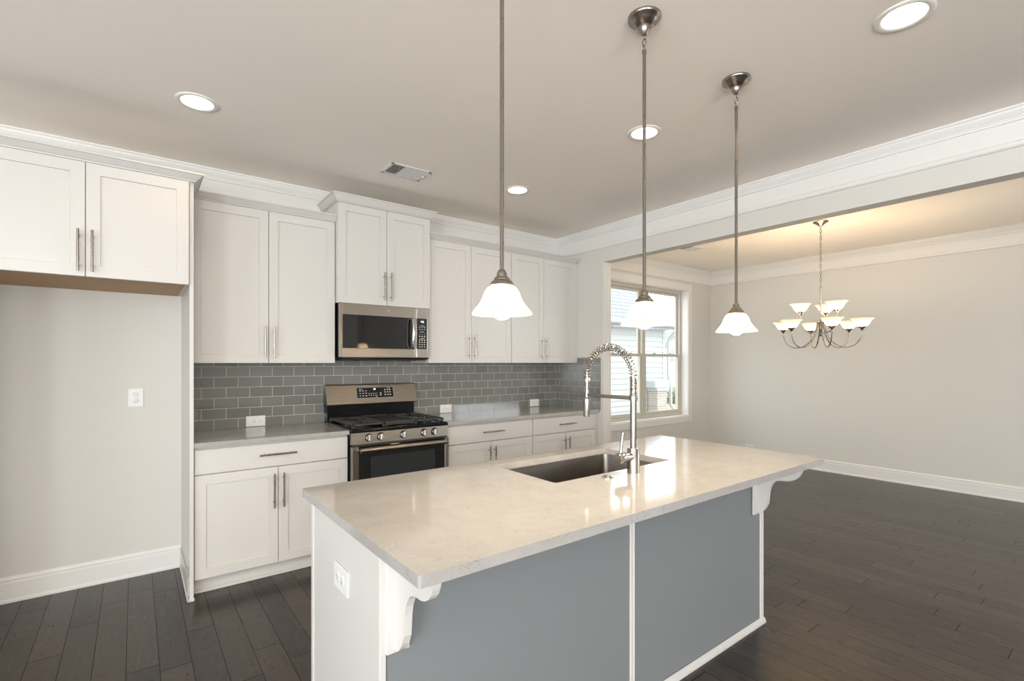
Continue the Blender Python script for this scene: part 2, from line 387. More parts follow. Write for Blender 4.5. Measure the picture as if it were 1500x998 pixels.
# wall between kitchen and dining, with the wide opening; the beam over it
mb = MB().prism([(0.1501, 0), (0.1501, 2.80), (YR, 2.80), (YR, 0), (-6.9, 0), (-6.9, 2.392), (-0.681, 2.392), (-0.681, 0)], 'x', 0.0, 0.116)
struct('wall_partition', mb, 'wall')
# window wall of the dining room
WX0, WX1, WZ0, WZ1 = 0.885, 2.652, 0.615, 2.43
mb = MB().holed([(0.116, 0), (XF, 0), (XF, DC), (0.116, DC)], [[(WX0, WZ0), (WX1, WZ0), (WX1, WZ1), (WX0, WZ1)]], 'y', YW, YW+0.2)
struct('wall_window', mb, 'wall')
# rear and left walls with their daylight windows (behind the camera)
mb = MB().holed([(XL-.15, 0), (XF+.15, 0), (XF+.15, CEIL), (XL-.15, CEIL)], [[(-6.2, .35), (-3.6, .35), (-3.6, 2.35), (-6.2, 2.35)]], 'y', YR-.15, YR)
struct('wall_rear', mb, 'wall')
mb = MB().holed([(YR-.15, 0), (0.15, 0), (0.15, CEIL), (YR-.15, CEIL)], [[(-7.1, .65), (-5.3, .65), (-5.3, 2.25), (-7.1, 2.25)], [(-4.3, .65), (-2.5, .65), (-2.5, 2.25), (-4.3, 2.25)]], 'x', XL-.15, XL)
struct('wall_left', mb, 'wall')

# crown mouldings
def crown(c, drop):
    b = c-drop
    return [(0, c), (0.046, c), (0.046, c-.010), (0.040, c-.014), (0.036, c-.026), (0.026, c-.042), (0.018, c-.052), (0.018, c-.058), (0.014, c-.060), (0.014, c-.066), (0.018, c-.068), (0.018, c-.073), (0.010, c-.076),
            (0.010, b+.036), (0.014, b+.034), (0.020, b+.026), (0.020, b+.010), (0.015, b+.003), (0.010, b), (0, b)]
struct('trim_1', MB().sweep([(XL, 0), (0, 0), (0, YR)], crown(CEIL, 0.213)), 'trim')
struct('trim_2', MB().sweep([(0.116, YR), (0.116, YW), (XF, YW), (XF, YR)], crown(DC, 0.205)), 'trim')
# baseboards
BB = [(0, 0), (0.020, 0), (0.020, 0.012), (0.014, 0.022), (0.014, 0.112), (0.010, 0.118), (0.010, 0.126), (0.014, 0.130), (0.011, 0.140), (0.004, 0.147), (0, 0.148)]
struct('baseboard_back', MB().sweep([(-4.45, 0), (-3.465, 0)], BB), 'trim')
struct('baseboard_left', MB().sweep([(XL, YR), (XL, 0), (-4.47, 0)], BB), 'trim')
struct('baseboard_dining', MB().sweep([(0.116, -0.66), (0.116, YW), (XF, YW), (XF, YR)], BB), 'trim')

# dining window
gl = None
yo = YW+0.10
mb = MB()
def ring(mb, x0, x1, z0, z1, wd, y0, y1, bev=0.0, wl=None, wr=None, wt=None, wb=None):
    wl = wl or wd; wr = wr or wd; wt = wt or wd; wb = wb or wd
    mb.box(x0, x0+wl, y0, y1, z0, z1, bev); mb.box(x1-wr, x1, y0, y1, z0, z1, bev)
    mb.box(x0+wl, x1-wr, y0, y1, z1-wt, z1, bev); mb.box(x0+wl, x1-wr, y0, y1, z0, z0+wb, bev)
win = bpy.data.objects.new('window_1', None); C.objects.link(win); win.location = (1.7, YW, 1.5); win['kind'] = 'structure'
mb = MB(); ring(mb, WX0-.082, WX1+.082, WZ0-.090, WZ1+.088, .088, YW-.018, YW-.0005, .003)
obj('window_casing', mb, 'trim', win)
mb = MB(); ring(mb, WX0-.002, WX1+.002, WZ0-.002, WZ1+.002, .012, YW-.006, yo)
obj('window_reveal', mb, 'trim', win)
mx0 = 1.765
mb = MB(); ring(mb, WX0+.01, WX1-.01, WZ0+.01, WZ1-.01, .038, yo, yo+.075, .002); mb.box(mx0-.034, mx0+.034, yo-.004, yo+.075, WZ0+.03, WZ1-.03, .002)
obj('window_frame', mb, 'vinyl', win)
zr = 1.487
for (a, b) in ((WX0+.048, mx0-.034), (mx0+.034, WX1-.048)):
    # lower sash (inner), upper sash (outer)
    mb = MB(); ring(mb, a, b, WZ0+.048, zr+.018, .034, yo+.006, yo+.034, .003, wt=.036, wb=.045)
    sash = obj('lower_sash', mb, 'vinyl', win)
    mb = MB().box(a+.03, b-.03, yo+.018, yo+.022, WZ0+.09, zr-.015); obj('pane', mb, 'glass', sash)
    mb = MB(); ring(mb, a, b, zr-.018, WZ1-.048, .034, yo+.038, yo+.066, .003)
    sash = obj('upper_sash', mb, 'vinyl', win)
    mb = MB().box(a+.03, b-.03, yo+.050, yo+.054, zr+.012, WZ1-.08); obj('pane', mb, 'glass', sash)
    for t in (.28, .72):
        x = a+(b-a)*t; mb = MB().box(x-.022, x+.022, yo+.008, yo+.034, zr+.018, zr+.026, .003); mb.box(x-.006, x+.016, yo+.004, yo+.02, zr+.026, zr+.034, .002)
        obj('sash_lock', mb, 'vinyl', win)

# ------------------------------------------------------------------ backsplash
mb = MB().box(-3.441, -0.0065, -0.006, -0.0003, 0.900, 1.50)
struct('wall_tile_back', mb, 'tile_back', 'grey glass subway tile backsplash behind the range')
mb = MB().box(-0.006, -0.0003, -0.648, -0.0003, 0.900, 1.437)
struct('wall_tile_side', mb, 'tile_side', 'grey glass subway tile backsplash on the side wall')

# ------------------------------------------------------------------ cabinet builders
def shaker(mb, x0, x1, yf, z0, z1, th=0.019, fr=0.058, rec=0.007):
    """door in the xz plane, front face at y=yf looking to -y"""
    b = 0.0015
    o = [(x0, z0), (x1, z0), (x1, z1), (x0, z1)]
    def inset(d): return [(x0+d, z0+d), (x1-d, z0+d), (x1-d, z1-d), (x0+d, z1-d)]
    seq = [(inset(0), yf+th), (inset(0), yf+b), (inset(b), yf), (inset(fr), yf), (inset(fr+.002), yf+rec)]
    rings = [[(p[0], y, p[1]) for p in q] for q, y in seq]
    mb.loft(rings, smooth=False)
def slab(mb, x0, x1, yf, z0, z1, th=0.019): mb.box(x0, x1, yf, yf+th, z0, z1, 0.002)
def pull(parent, a, b, off=0.032, r=0.0058, yf=0.0):
    """bar pull between a and b (points on the door face), standing off towards -y"""
    a, b = Vector(a), Vector(b); d = (b-a).normalized(); o = Vector((0, -off, 0))
    mb = MB().cyl(a+o, b+o, r, 14)
    for q in (a+d*0.032, b-d*0.032): mb.cyl(q+Vector((0, .0005, 0)), q+o, 0.0042, 10)
    return obj('handle', mb, 'nickel', parent)
def door(parent, x0, x1, yf, z0, z1, hx=None, hz=None):
    mb = MB(); shaker(mb, x0, x1, yf, z0, z1); d = obj('door', mb, 'cab', parent)
    if hx is not None: pull(d, (hx, yf, hz[0]), (hx, yf, hz[1]))
    return d
CROWN = lambda z0, h, pr: [(0, z0), (0.008, z0), (0.010, z0+.006), (0.016, z0+.010), (pr-.006, z0+h-.010), (pr, z0+h-.008), (pr, z0+h), (0, z0+h)]

def upper(name, label, x0, x1, z0, z1, yf, seam, hz, path, ch, group=None, under=None, dz0=None):
    t = thing(name, label, 'cabinet', ((x0+x1)/2, 0, z0), group)
    mb = MB().box(x0, x1, yf+.020, -.0065 if z0 < 1.5 else -.0005, z0, z1)
    obj('body', mb, 'cab', t)
    g = .0016
    a, b = x0+.003, x1-.003
    door(t, a, seam-g, yf, (dz0 or z0), z1-.003, seam-.028, hz)
    door(t, seam+g, b, yf, (dz0 or z0), z1-.003, seam+.028, hz)
    obj('crown', MB().sweep(path, CROWN(z1-.001, ch, .046)), 'cab', t)
    if under:
        obj('underside', MB().box(x0+.02, x1-.02, yf+.03, -.001, z0-.006, z0-.0005), under, t)
    return t
ZB = 1.3815; ZT = 2.428
upper('wall_cabinet', 'tall white two-door wall cabinet between the fridge panel and the microwave', -3.4415, -2.533, ZB, ZT, -.33, -2.984, (1.414, 1.632), [(-3.4415, -.325), (-2.532, -.325)], .046)
upper('wall_cabinet', 'tall white two-door wall cabinet beside the microwave, behind the first pendant', -1.765, -.886, ZB, ZT, -.33, -1.336, (1.414, 1.630), [(-1.767, -.325), (-.886, -.325)], .046)
upper('wall_cabinet', 'tall white two-door wall cabinet ending at the tiled corner wall', -.885, -.026, ZB, ZT, -.33, -.480, (1.414, 1.630), [(-.885, -.325), (-.046, -.325), (-.046, -.02)], .046)
upper('wall_cabinet', 'short raised white two-door cabinet above the microwave with its own crown', -2.530, -1.768, 1.829, 2.574, -.375, -2.148, (1.865, 2.085), [(-2.530, -.0), (-2.530, -.37), (-1.768, -.37), (-1.768, 0)], .060)
t = upper('wall_cabinet', 'deep white two-door cabinet over the empty fridge alcove', -4.400, -3.4645, 1.840, 2.430, -.650, -3.918, (1.855, 2.071), [(-4.440, -.645), (-3.4425, -.645), (-3.4425, -.33)], .044, under='birch', dz0=1.833)
for nm, x0, x1, lab in (('tall_end_panel', -3.4640, -3.4425, 'tall white end panel between the fridge alcove and the counter'), ('tall_end_panel', -4.440, -4.4005, 'tall white end panel on the far side of the fridge alcove')):
    t = thing(nm, lab, 'panel', ((x0+x1)/2, 0, 0))
    obj('panel', MB().box(x0, x1, -.632, -.0005, 0, 2.429, .0015), 'cab', t)
    if x0 > -4:
        obj('shoe_moulding', MB().box(x0-.012, x0-.0005, -.646, -.022, 0, .018, .004).box(x0-.012, x1+.004, -.646, -.6325, 0, .018, .004), 'cab', t)
        obj('baseboard_strip', MB().box(x0-.006, x0-.0005, -.60, -.022, .018, .13, .002), 'cab', t)

def base(label, x0, x1, seam, group=None):
    t = thing('base_cabinet', label, 'cabinet', ((x0+x1)/2, -.3, 0), group)
    obj('body', MB().box(x0, x1, -.590, -.0065, .100, .8835), 'cab', t)
    obj('toe_kick', MB().box(x0, x1, -.536, -.50, .0, .0995).box(x0, x1, -.546, -.5365, 0, .02, .003), 'cab', t)
    g = .0016; a, b = x0+.004, x1-.004
    door(t, a, seam-g, -.610, .105, .7175, seam-.028, (.462, .680))
    door(t, seam+g, b, -.610, .105, .7175, seam+.028, (.462, .680))
    d = obj('drawer', (lambda m: (slab(m, a, b, -.610, .7235, .869), m)[1])(MB()), 'cab', t)
    c = (a+b)/2; pull(d, (c-.109, -.610, .803), (c+.109, -.610, .803))
    return t
base('white base cabinet with one wide drawer between the tall panel and the range', -3.4415, -2.534, -2.984)
base('white base cabinet directly right of the range with drawer above two doors', -1.757, -.8565, -1.3185+.003)
base('white base cabinet in the tiled corner with drawer above two doors', -.8560, -.030, -.448)
tag(obj('filler_strip', MB().box(-.0295, -.001, -.600, -.45, 0, .883), 'cab'), 'narrow white filler strip between the corner base cabinet and the side wall', 'filler')
tag(obj('filler_strip', MB().box(-.0255, -.001, -.322, -.20, ZB, ZT), 'cab'), 'narrow white filler strip between the corner wall cabinet and the side wall', 'filler')

def slabtop(x0, x1, lab):
    mb = MB().box(x0, x1, -.640, -.0070, .8845, .914, .002)
    tag(obj('countertop', mb, 'quartz'), lab, 'countertop')
slabtop(-3.4415, -2.534, 'short beige quartz countertop between tall panel and range')
slabtop(-1.757, -.0075, 'long beige quartz countertop running from the range into the tiled corner')

# ------------------------------------------------------------------ outlets
def outlet_proto(name, label, loc, horiz, normal, cat='outlet', group=None, w=.072, h=.117):
    """normal: '-y' or '-x'"""
    t = thing(name, label, cat, loc, group)
    lx, ly, lz = loc
    def bx(mb, u0, u1, v0, v1, d0, d1, bev=0.0):
        if horiz: u0, u1, v0, v1 = v0, v1, u0, u1
        if normal == '-y': mb.box(lx+u0, lx+u1, ly-d1, ly-d0, lz+v0, lz+v1, bev)
        else: mb.box(lx-d1, lx-d0, ly+u0, ly+u1, lz+v0, lz+v1, bev)
    mb = MB(); bx(mb, -w/2, w/2, -h/2, h/2, .0003, .0055, .0015); obj('cover_plate', mb, 'plate', t)
    for sgn in (-1, 1):
        cv = sgn*.0195
        mb = MB()
        prof = [(.0168, .0056), (.0168, .0064), (.0160, .0070), (0.0001, .0070)]
        c = (0, cv) if not horiz else (cv, 0)
        if normal == '-y': mb.lathe([(r, -d) for r, d in prof], (lx+c[0], ly, lz+c[1]), 20, 'y')
        else: mb.lathe([(r, -d) for r, d in prof], (lx, ly+c[0], lz+c[1]), 20, 'x')
        r = obj('receptacle', mb, 'plate', t)
        mb = MB()
        for u in (-.0062, .0062): bx(mb, u-.0011, u+.0011, cv+.001, cv+.009, .0071, .0073)
        if horiz or normal: bx(mb, -.0024, .0024, cv-.0095, cv-.005, .0071, .0073)
        obj('slots', mb, 'greyslot', r)
    return t
outlet_proto('wall_outlet', 'white upright outlet on the bare wall of the fridge alcove', (-3.709, 0, 1.157), False, '-y', w=.080, h=.120)
outlet_proto('wall_outlet', 'white sideways outlet low on the tiles left of the range', (-3.009, -.0062, .9545), True, '-y', w=.076, h=.128)
outlet_proto('wall_outlet', 'white sideways outlet low on the tiles just right of the range', (-1.411, -.0062, .9545), True, '-y', w=.076, h=.122)
outlet_proto('wall_outlet', 'white sideways outlet low on the tiles near the tiled corner', (-.332, -.0062, .9560), True, '-y', w=.076, h=.122)
outlet_proto('wall_outlet', 'white sideways outlet on the plain dining room wall above the baseboard', (XF, -.515, .185), True, '-x', w=.074, h=.125)
outlet_proto('wall_outlet', 'white sideways outlet on the white end panel of the island', (-3.1885, -2.445, .694), True, '-x', w=.080, h=.128)

# ------------------------------------------------------------------ microwave
MX0, MX1, MY = -2.523, -1.787, -.390
t = thing('microwave', 'stainless over-the-range microwave with black glass door under the raised cabinet', 'microwave', (-2.155, -.2, 1.405))
obj('body', MB().box(-2.521, -1.775, -.355, -.0075, 1.412, 1.828, .003), 'black', t)
mb = MB(); mb.box(-2.50, -1.80, -.345, -.06, 1.402, 1.4115, .003); mb.box(-2.36, -2.10, -.34, -.20, 1.398, 1.4025, .001); mb.box(-1.95, -1.88, -.34, -.10, 1.398, 1.4025, .001)
obj('vent_grille', mb, 'slot', t)
DX = -1.908
mb = MB(); x0, x1, z0, z1 = MX0, DX, 1.424, 1.826
def framed(mb, x0, x1, z0, z1, hx0, hx1, hz0, hz1, y0, y1):
    mb.box(x0, hx0, y0, y1, z0, z1, .004); mb.box(hx1, x1, y0, y1, z0, z1, .002)
    mb.box(hx0-.002, hx1+.002, y0, y1, hz1, z1, .002); mb.box(hx0-.002, hx1+.002, y0, y1, z0, hz0, .002)
framed(mb, x0, x1, z0, z1, -2.496, -1.920, 1.493, 1.742, MY, -.356)
dr = obj('door', mb, 'steel', t)
obj('door_glass', MB().box(-2.497, -1.919, MY+.003, -.358, 1.492, 1.743), 'glassblk', dr)
mb = MB(); pts = [(-1.948, MY-.003, 1.502), (-1.948, MY-.030, 1.512), (-1.948, MY-.040, 1.56), (-1.948, MY-.042, 1.62), (-1.948, MY-.040, 1.68), (-1.948, MY-.030, 1.728), (-1.948, MY-.003, 1.738)]
mb.tube(pts, [.010, .012, .0125, .0125, .0125, .012, .010], 14)
obj('handle', mb, 'chrome', dr)
mb = MB().lathe([(.0115, .0), (.0115, -.0015), (.0090, -.0022), (.0001, -.0022)], (-2.147, MY, 1.785), 24, 'y')
lg = obj('emblem', mb, M['satin'], dr)
mb = MB()
def arc(cx, cz, r, a0, a1, y, n=10): return [(cx+r*math.cos(a0+(a1-a0)*k/n), y, cz+r*math.sin(a0+(a1-a0)*k/n)) for k in range(n+1)]
mb.tube(arc(-2.147, 1.785, .0082, 0, 2*PI*.99, MY-.0024, 24), .0006, 6)
mb.tube(arc(-2.1495, 1.7855, .0030, .6, 5.4, MY-.0024), .0006, 6); mb.tube([(-2.1495, MY-.0024, 1.7845), (-2.1465, MY-.0024, 1.7845)], .0006, 6)
mb.tube(arc(-2.1435, 1.787, .0020, 1.2, 4.9, MY-.0024), .0006, 6); mb.tube(arc(-2.1435, 1.783, .0020, 1.4, 5.1, MY-.0024), .0006, 6)
obj('monogram', mb, 'mark', lg)
mb = MB(); framed(mb, DX+.003, MX1, z0, z1, -1.895, -1.806, 1.496, 1.742, MY, -.356)
cp = obj('control_panel', mb, 'steel', t)
mb = MB().box(-1.896, -1.805, MY+.002, -.358, 1.495, 1.743); kp = obj('keypad', mb, 'glassblk', cp)
def label_rows(mb, rows, y):
    for z, cols, ww, hh in rows:
        for x in cols: mb.box(x-ww/2, x+ww/2, y-.0004, y, z-hh/2, z+hh/2)
mb = MB(); yy = MY+.0016
cx = -1.851
c3_ = [cx-.022, cx, cx+.022]
label_rows(mb, [(1.684, [cx], .042, .003), (1.672, c3_, .013, .004), (1.655, c3_, .010, .005), (1.635, [cx], .032, .004), (1.6275, [cx-.022, cx+.022], .005, .003), (1.612, [cx-.022, cx, cx+.022], .008, .003),
    (1.597, c3_, .011, .007), (1.579, [cx], .044, .004), (1.567, c3_, .011, .007), (1.549, c3_, .010, .007), (1.531, c3_, .012, .006), (1.513, c3_, .010, .007)], yy)
obj('lettering', mb, 'mark', kp)
def text(parent, name, body, loc, size, mat, ry=0.0):
    cu = bpy.data.curves.new(name, 'FONT'); cu.body = body; cu.size = size; cu.align_x = 'CENTER'; cu.align_y = 'CENTER'; cu.extrude = 0.0002; cu.offset = size*.02
    cu.materials.append(M[mat]); o = bpy.data.objects.new(name, cu); C.objects.link(o); o.parent = parent
    o.location = Vector(loc)-wloc(parent); o.rotation_euler = (PI/2+ry, 0, 0)
    bpy.context.view_layer.update()
    me = bpy.data.meshes.new_from_object(o.evaluated_get(bpy.context.evaluated_depsgraph_get()))
    q = bpy.data.objects.new(name, me); C.objects.link(q); q.parent = parent; q.location = o.location; q.rotation_euler = o.rotation_euler
    if not me.materials: me.materials.append(M[mat])
    bpy.data.objects.remove(o); return q
text(kp, 'display_digits', 'N2', (cx+.003, yy-.0003, 1.7165), .022, 'led')

# ------------------------------------------------------------------ range
RX0, RX1 = -2.531, -1.769
RC = (RX0+RX1)/2
t = thing('gas_range', 'stainless gas range with five knobs and black cooktop between the base cabinets', 'range', (RC, -.34, 0))
obj('body', MB().box(RX0+.002, RX1-.002, -.640, -.012, .03, .893, .003), 'black', t)
for fx_ in (RX0+.05, RX1-.05):
    for fy_ in (-.58, -.08): obj('foot', MB().cyl((fx_, fy_, 0), (fx_, fy_, .031), .018, 16), 'black', t)
mb = MB(); mb.box(RX0, RX1, -.668, -.085, .8935, .9165, .006, 2)
mb.box(RX0+.006, RX1-.006, -.662, -.620, .916, .922, .002); mb.box(RX0+.006, RX0+.022, -.62, -.10, .916, .922, .002); mb.box(RX1-.022, RX1-.006, -.62, -.10, .916, .922, .002)
ct = obj('cooktop', mb, 'black', t)
# control panel (slightly slanted)
mb = MB().prism([(-.641, .8930), (-.6565, .8930), (-.6645, .815), (-.641, .815)], 'x', RX0, RX1)
obj('control_panel', mb, 'steel', t)
for kx in (-2.405, -2.316, -2.142, -1.974, -1.885):
    c = Vector((kx, -.6625, .8555)); mb = MB().lathe([(.0290, .002), (.0290, -.003), (.026, -.005)], c, 28, 'y')
    kb = obj('knob', mb, 'black', t)  # black skirt ring stands in for the shadow around the knob
    mb = MB().lathe([(.0245, -.004), (.0245, -.014), (.0225, -.018), (.0001, -.018)], c, 28, 'y'); mb.box(kx-.0055, kx+.0055, c.y-.030, c.y-.016, c.z-.022, c.z+.022, .002)
    obj('grip', mb, 'knobmetal', kb)
# oven door
mb = MB(); dz0, dz1 = .230, .800
mb.box(RX0+.001, -2.483, -.682, -.6415, dz0, dz1, .003); mb.box(-1.806, RX1-.001, -.682, -.6415, dz0, dz1, .003)
mb.box(-2.4825, -1.8065, -.680, -.6415, dz0, dz0+.03, .002)
dr = obj('oven_door', mb, 'steel', t)
dgl = obj('door_glass', MB().box(-2.4825, -1.8065, -.680, -.6415, dz0+.0305, dz1-.002, .001), 'glassblk', dr)
obj('oven_window', MB().box(-2.400, -1.890, -.6812, -.6802, .38, .722, .0003), 'ovenwin', dr)
mb = MB(); mb.tube([(-2.470, -.680, .772), (-2.474, -.710, .776), (-2.474, -.722, .7775)], .0135, 12); mb.tube([(-1.826, -.680, .772), (-1.822, -.710, .776), (-1.822, -.722, .7775)], .0135, 12)
mb.cyl((-2.486, -.725, .778), (-1.818, -.725, .778), .0165, 20)
obj('handle', mb, 'steel', dr)
obj('storage_drawer', MB().box(RX0+.001, RX1-.001, -.680, -.6415, .05, .222, .004), 'steel', t)
obj('vent_slot', MB().box(RX0+.01, RX1-.01, -.668, -.6415, .8015, .8140), 'slot', t)
# backguard
mb = MB().box(RX0+.010, RX1-.010, -.100, -.012, .9, 1.052, .003); mb.prism([(-.016, 1.03), (-.128, 1.052), (-.082, 1.203), (-.016, 1.208)], 'x', RX0+.006, RX1-.006)
bgd = obj('backguard', mb, 'black', t)
mb = MB().prism([(-.124, 1.046), (-.132, 1.050), (-.134, 1.054), (-.0875, 1.2005), (-.083, 1.207), (-.060, 1.2075), (-.060, 1.2035), (-.081, 1.203), (-.128, 1.051)], 'x', RX0, RX1)
obj('steel_fascia', mb, 'steel', bgd)
def bgp(u, v, d):   # point on the sloping fascia: u along x, v up the slope 0..1, d out
    y = -.1340+(.0465)*v; z = 1.054+.1465*v; nrm = Vector((0, -.953, .302)); return Vector((u, y, z))+nrm*d
def bgbox(mb, u0, u1, v0, v1, d0, d1):
    r = [[bgp(u0, v0, d), bgp(u1, v0, d), bgp(u1, v1, d), bgp(u0, v1, d)] for d in (d0, d1)]; mb.loft(r, smooth=False)
mb = MB(); bgbox(mb, -2.296, -1.974, .26, .87, .0002, .0022)
dp = obj('control_display', mb, 'chrome', bgd)
mb = MB(); bgbox(mb, -2.290, -1.980, .29, .84, .0023, .0032); dpg = obj('display_glass', mb, 'glassblk', dp)
mb = MB()
def bgl(u, v, ww, hh): bgbox(mb, u-ww/2, u+ww/2, v-hh/2, v+hh/2, .0033, .0036)
for c_, r_ in ((-2.262, .62), (-2.240, .64), (-2.216, .65)): pass
for r_, v_ in enumerate((.67, .54, .40)):
    for u_ in (-2.264, -2.240, -2.215): bgl(u_, v_, .013, .035)
    for u_ in (-2.085+.0, -2.060+.0, -2.040): pass
    for u_ in (-2.052, -2.028, -2.008): bgl(u_, v_+.03, .012, .045)
for v_ in (.515, .41):
    for u_ in (-2.190, -2.172, -2.156, -2.140, -2.125): bgl(u_, v_, .005, .05)
    bgl(-2.092, v_+.01, .013, .05)
bgl(-2.258, .76, .030, .022); bgl(-2.018, .79, .030, .022); bgl(-2.128, .335, .016, .02)
obj('lettering', mb, 'mark', dpg)
pp = bgp(-2.140, .74, .0035); text(dpg, 'display_digits', 'PF', pp, .020, 'led', -.307)

# burners and grates
for bx_, by_, br_ in ((-2.415, -.50, .043), (-2.415, -.225, .034), (-1.885, -.50, .043), (-1.885, -.225, .034)):
    mb = MB().lathe([(br_+.012, .9168), (br_+.012, .920), (br_, .924), (br_, .931)], (bx_, by_, 0), 28)
    b = obj('burner', mb, 'iron', t)
    obj('burner_cap', MB().lathe([(br_-.004, .931), (br_-.004, .936), (br_-.010, .939), (.0001, .939)], (bx_, by_, 0), 28), 'satin', b)
def grate(x0, x1, y0, y1, burners, teeth):
    mb = MB(); z0, z1 = .938, .952; bw = .012
    mb.box(x0, x1, y0, y0+bw, z0, z1, .002); mb.box(x0, x1, y1-bw, y1, z0, z1, .002)
    mb.box(x0, x0+bw, y0, y1, z0, z1, .002); mb.box(x1-bw, x1, y0, y1, z0, z1, .002)
    for x in (x0+.010, x1-.010):
        for y in (y0+.010, y1-.010): mb.box(x-.010, x+.010, y-.010, y+.010, .9225, z1, .003)
    ym = (y0+y1)/2
    mb.box(x0, x1, ym-bw/2, ym+bw/2, z0, z1, .002)
    for sx in teeth:
        xx = x0 if sx < 0 else x1
        k = 0
        y = y0+.035
        while y < y1-.02:
            mb.box(min(xx, xx-sx*.030), max(xx, xx-sx*.030), y-.004, y+.004, z0, z1+.003, .0015); y += .042
    for (bx_, by_) in burners:
        for a in range(4):
            ang = a*PI/2+PI/4*0
            dx, dy = round(math.cos(ang)), round(math.sin(ang))
            ex_ = (x1-.004 if dx > 0 else x0+.004) if dx else bx_; ey_ = ((y1 if by_ > ym else ym) if dy > 0 else (ym if by_ > ym else y0)) if dy else by_
            sx_, sy_ = bx_+dx*.022, by_+dy*.022
            mb.box(min(sx_, ex_)-(.004 if not dx else 0), max(sx_, ex_)+(.004 if not dx else 0), min(sy_, ey_)-(.004 if not dy else 0), max(sy_, ey_)+(.004 if not dy else 0), z0+.002, z1+.004, .0015)
        for sx in (-1, 1):
            for sy in (-1, 1):
                p0 = Vector((bx_+sx*.035, by_+sy*.035, z1-.002)); p1 = Vector((bx_+sx*.085, by_+sy*.085, z1-.004)); mb.tube([p0, p1], .005, 8)
    return obj('grate', mb, 'iron', t)
grate(RX0+.018, RX0+.262, -.628, -.112, [(-2.415, -.50), (-2.415, -.225)], (-1, 1))
grate(RX1-.262, RX1-.018, -.628, -.112, [(-1.885, -.50), (-1.885, -.225)], (-1, 1))
mb = MB(); gx0, gx1 = RX0+.266, RX1-.266
mb.box(gx0, gx1, -.628, -.112, .928, .947, .005, 2); mb.box(gx0, gx1, -.628, -.616, .936, .955, .003); mb.box(gx0, gx1, -.124, -.112, .936, .955, .003); mb.box(gx0, gx0+.010, -.62, -.12, .936, .955, .003); mb.box(gx1-.010, gx1, -.62, -.12, .936, .955, .003)
for x in (gx0+.012, gx1-.012):
    for y in (-.60, -.14): mb.box(x-.010, x+.010, y-.010, y+.010, .9170, .930, .002)
obj('griddle', mb, 'iron', t)

# ------------------------------------------------------------------ island
IX0, IX1, IY0, IY1 = -3.2185, -1.016, -2.0865, -3.0405
BX0, BX1, BY = -3.172, -1.047, -2.751
t = thing('kitchen_island', 'white and grey kitchen island base under the beige quartz top', 'island', ((BX0+BX1)/2, -2.4, 0))
SX0, SX1, SY0, SY1 = -2.412, -1.662, -2.605, -2.188   # sink opening
mb = MB(); mb.box(BX0, BX1, BY+.004, -2.735, 0, .8835); mb.box(BX0, BX0+.02, -2.7, -2.125, 0, .8835); mb.box(BX1-.02, BX1, -2.7, -2.125, 0, .8835); mb.box(BX0, BX1, -2.145, -2.125, .10, .8835); mb.box(BX0, BX1, -2.72, -2.15, .10, .12)
obj('body', mb, 'cab', t)
mb = MB().box(-3.1885, -3.1725, -2.752, -2.112, 0, .8835); mb.box(-3.1915, -3.1725, -2.756, -2.734, 0, .8835, .0015); mb.box(-3.1915, -3.1725, -2.134, -2.108, 0, .8835, .0015)
obj('end_panel', mb, 'cab', t)
for a, b in ((BX0+.001, -2.147), (-2.118, BX1-.001)):
    obj('back_panel', MB().box(a, b, BY-.001, BY+.0035, 0, .8835), 'panel', t)
def bead(x0, x1, yy=BY): 
    xm = (x0+x1)/2
    return MB().box(x0, x1, yy-.004, yy+.003, 0.0, .8835, .001).tube([(x0+.005, yy-.004, .001), (x0+.005, yy-.004, .882)], .004, 8).tube([(x1-.005, yy-.004, .001), (x1-.005, yy-.004, .882)], .004, 8)
obj('panel_moulding', bead(-2.1465, -2.1185), 'cab', t)
obj('corner_moulding', bead(-1.079, -1.0465), 'cab', t)
obj('gap_shade_strip', MB().box(-3.1723, -3.1703, -2.7535, -2.748, 0, .8835), 'slot', t)  # solid dark strip in place of the shade in the panel seam
mb = MB().prism([(BY-.0045, 0), (BY-.020, 0), (BY-.0195, .010), (BY-.016, .020), (BY-.0045, .028)], 'x', BX0-.002, BX1)
obj('shoe_moulding', mb, 'cab', t)
obj('shoe_moulding', MB().box(-3.203, -3.192, -2.75, -2.12, 0, .02, .004), 'cab', t)
# right side skin + kitchen-side doors
obj('end_panel', MB().box(BX1+.0005, BX1+.012, -2.752, -2.112, 0, .8835), 'cab', t)
xs_ = [-3.17, -2.48, -1.60, -1.05]
for a, b in zip(xs_[:-1], xs_[1:]):
    mb = MB(); shaker(mb, -b+.003, -a-.003, 0, .105, .865)
    for v in mb.bm.verts: v.co = Vector((-v.co.x, -2.105-v.co.y, v.co.z))
    obj('door', mb, 'cab', t)
obj('toe_kick', MB().box(BX0+.02, BX1, -2.19, -2.18, 0, .099), 'cab', t)
# corbels
def corbel(px0, px1, cx0, cx1):
    mb = MB().box(px0, px1, -2.766, -2.7556, .592, .8835, .0015)
    cb_ = obj('corbel', (lambda q: q)(MB().prism([(-2.7665, .601), (-2.785, .605), (-2.797, .616), (-2.810, .633), (-2.822, .660), (-2.825, .690), (-2.828, .720), (-2.834, .745), (-2.846, .768), (-2.860, .782), (-2.878, .790),
        (-2.900, .7925), (-2.920, .794), (-2.938, .799), (-2.955, .808), (-2.970, .823), (-2.980, .842), (-2.985, .860), (-2.986, .8835), (-2.7665, .8835)], 'x', cx0, cx1)), 'cab', t)
    obj('backplate', mb, 'cab', cb_)
corbel(-3.175, -3.108, -3.152, -3.130)
corbel(-1.168, -1.101, -1.142, -1.120)

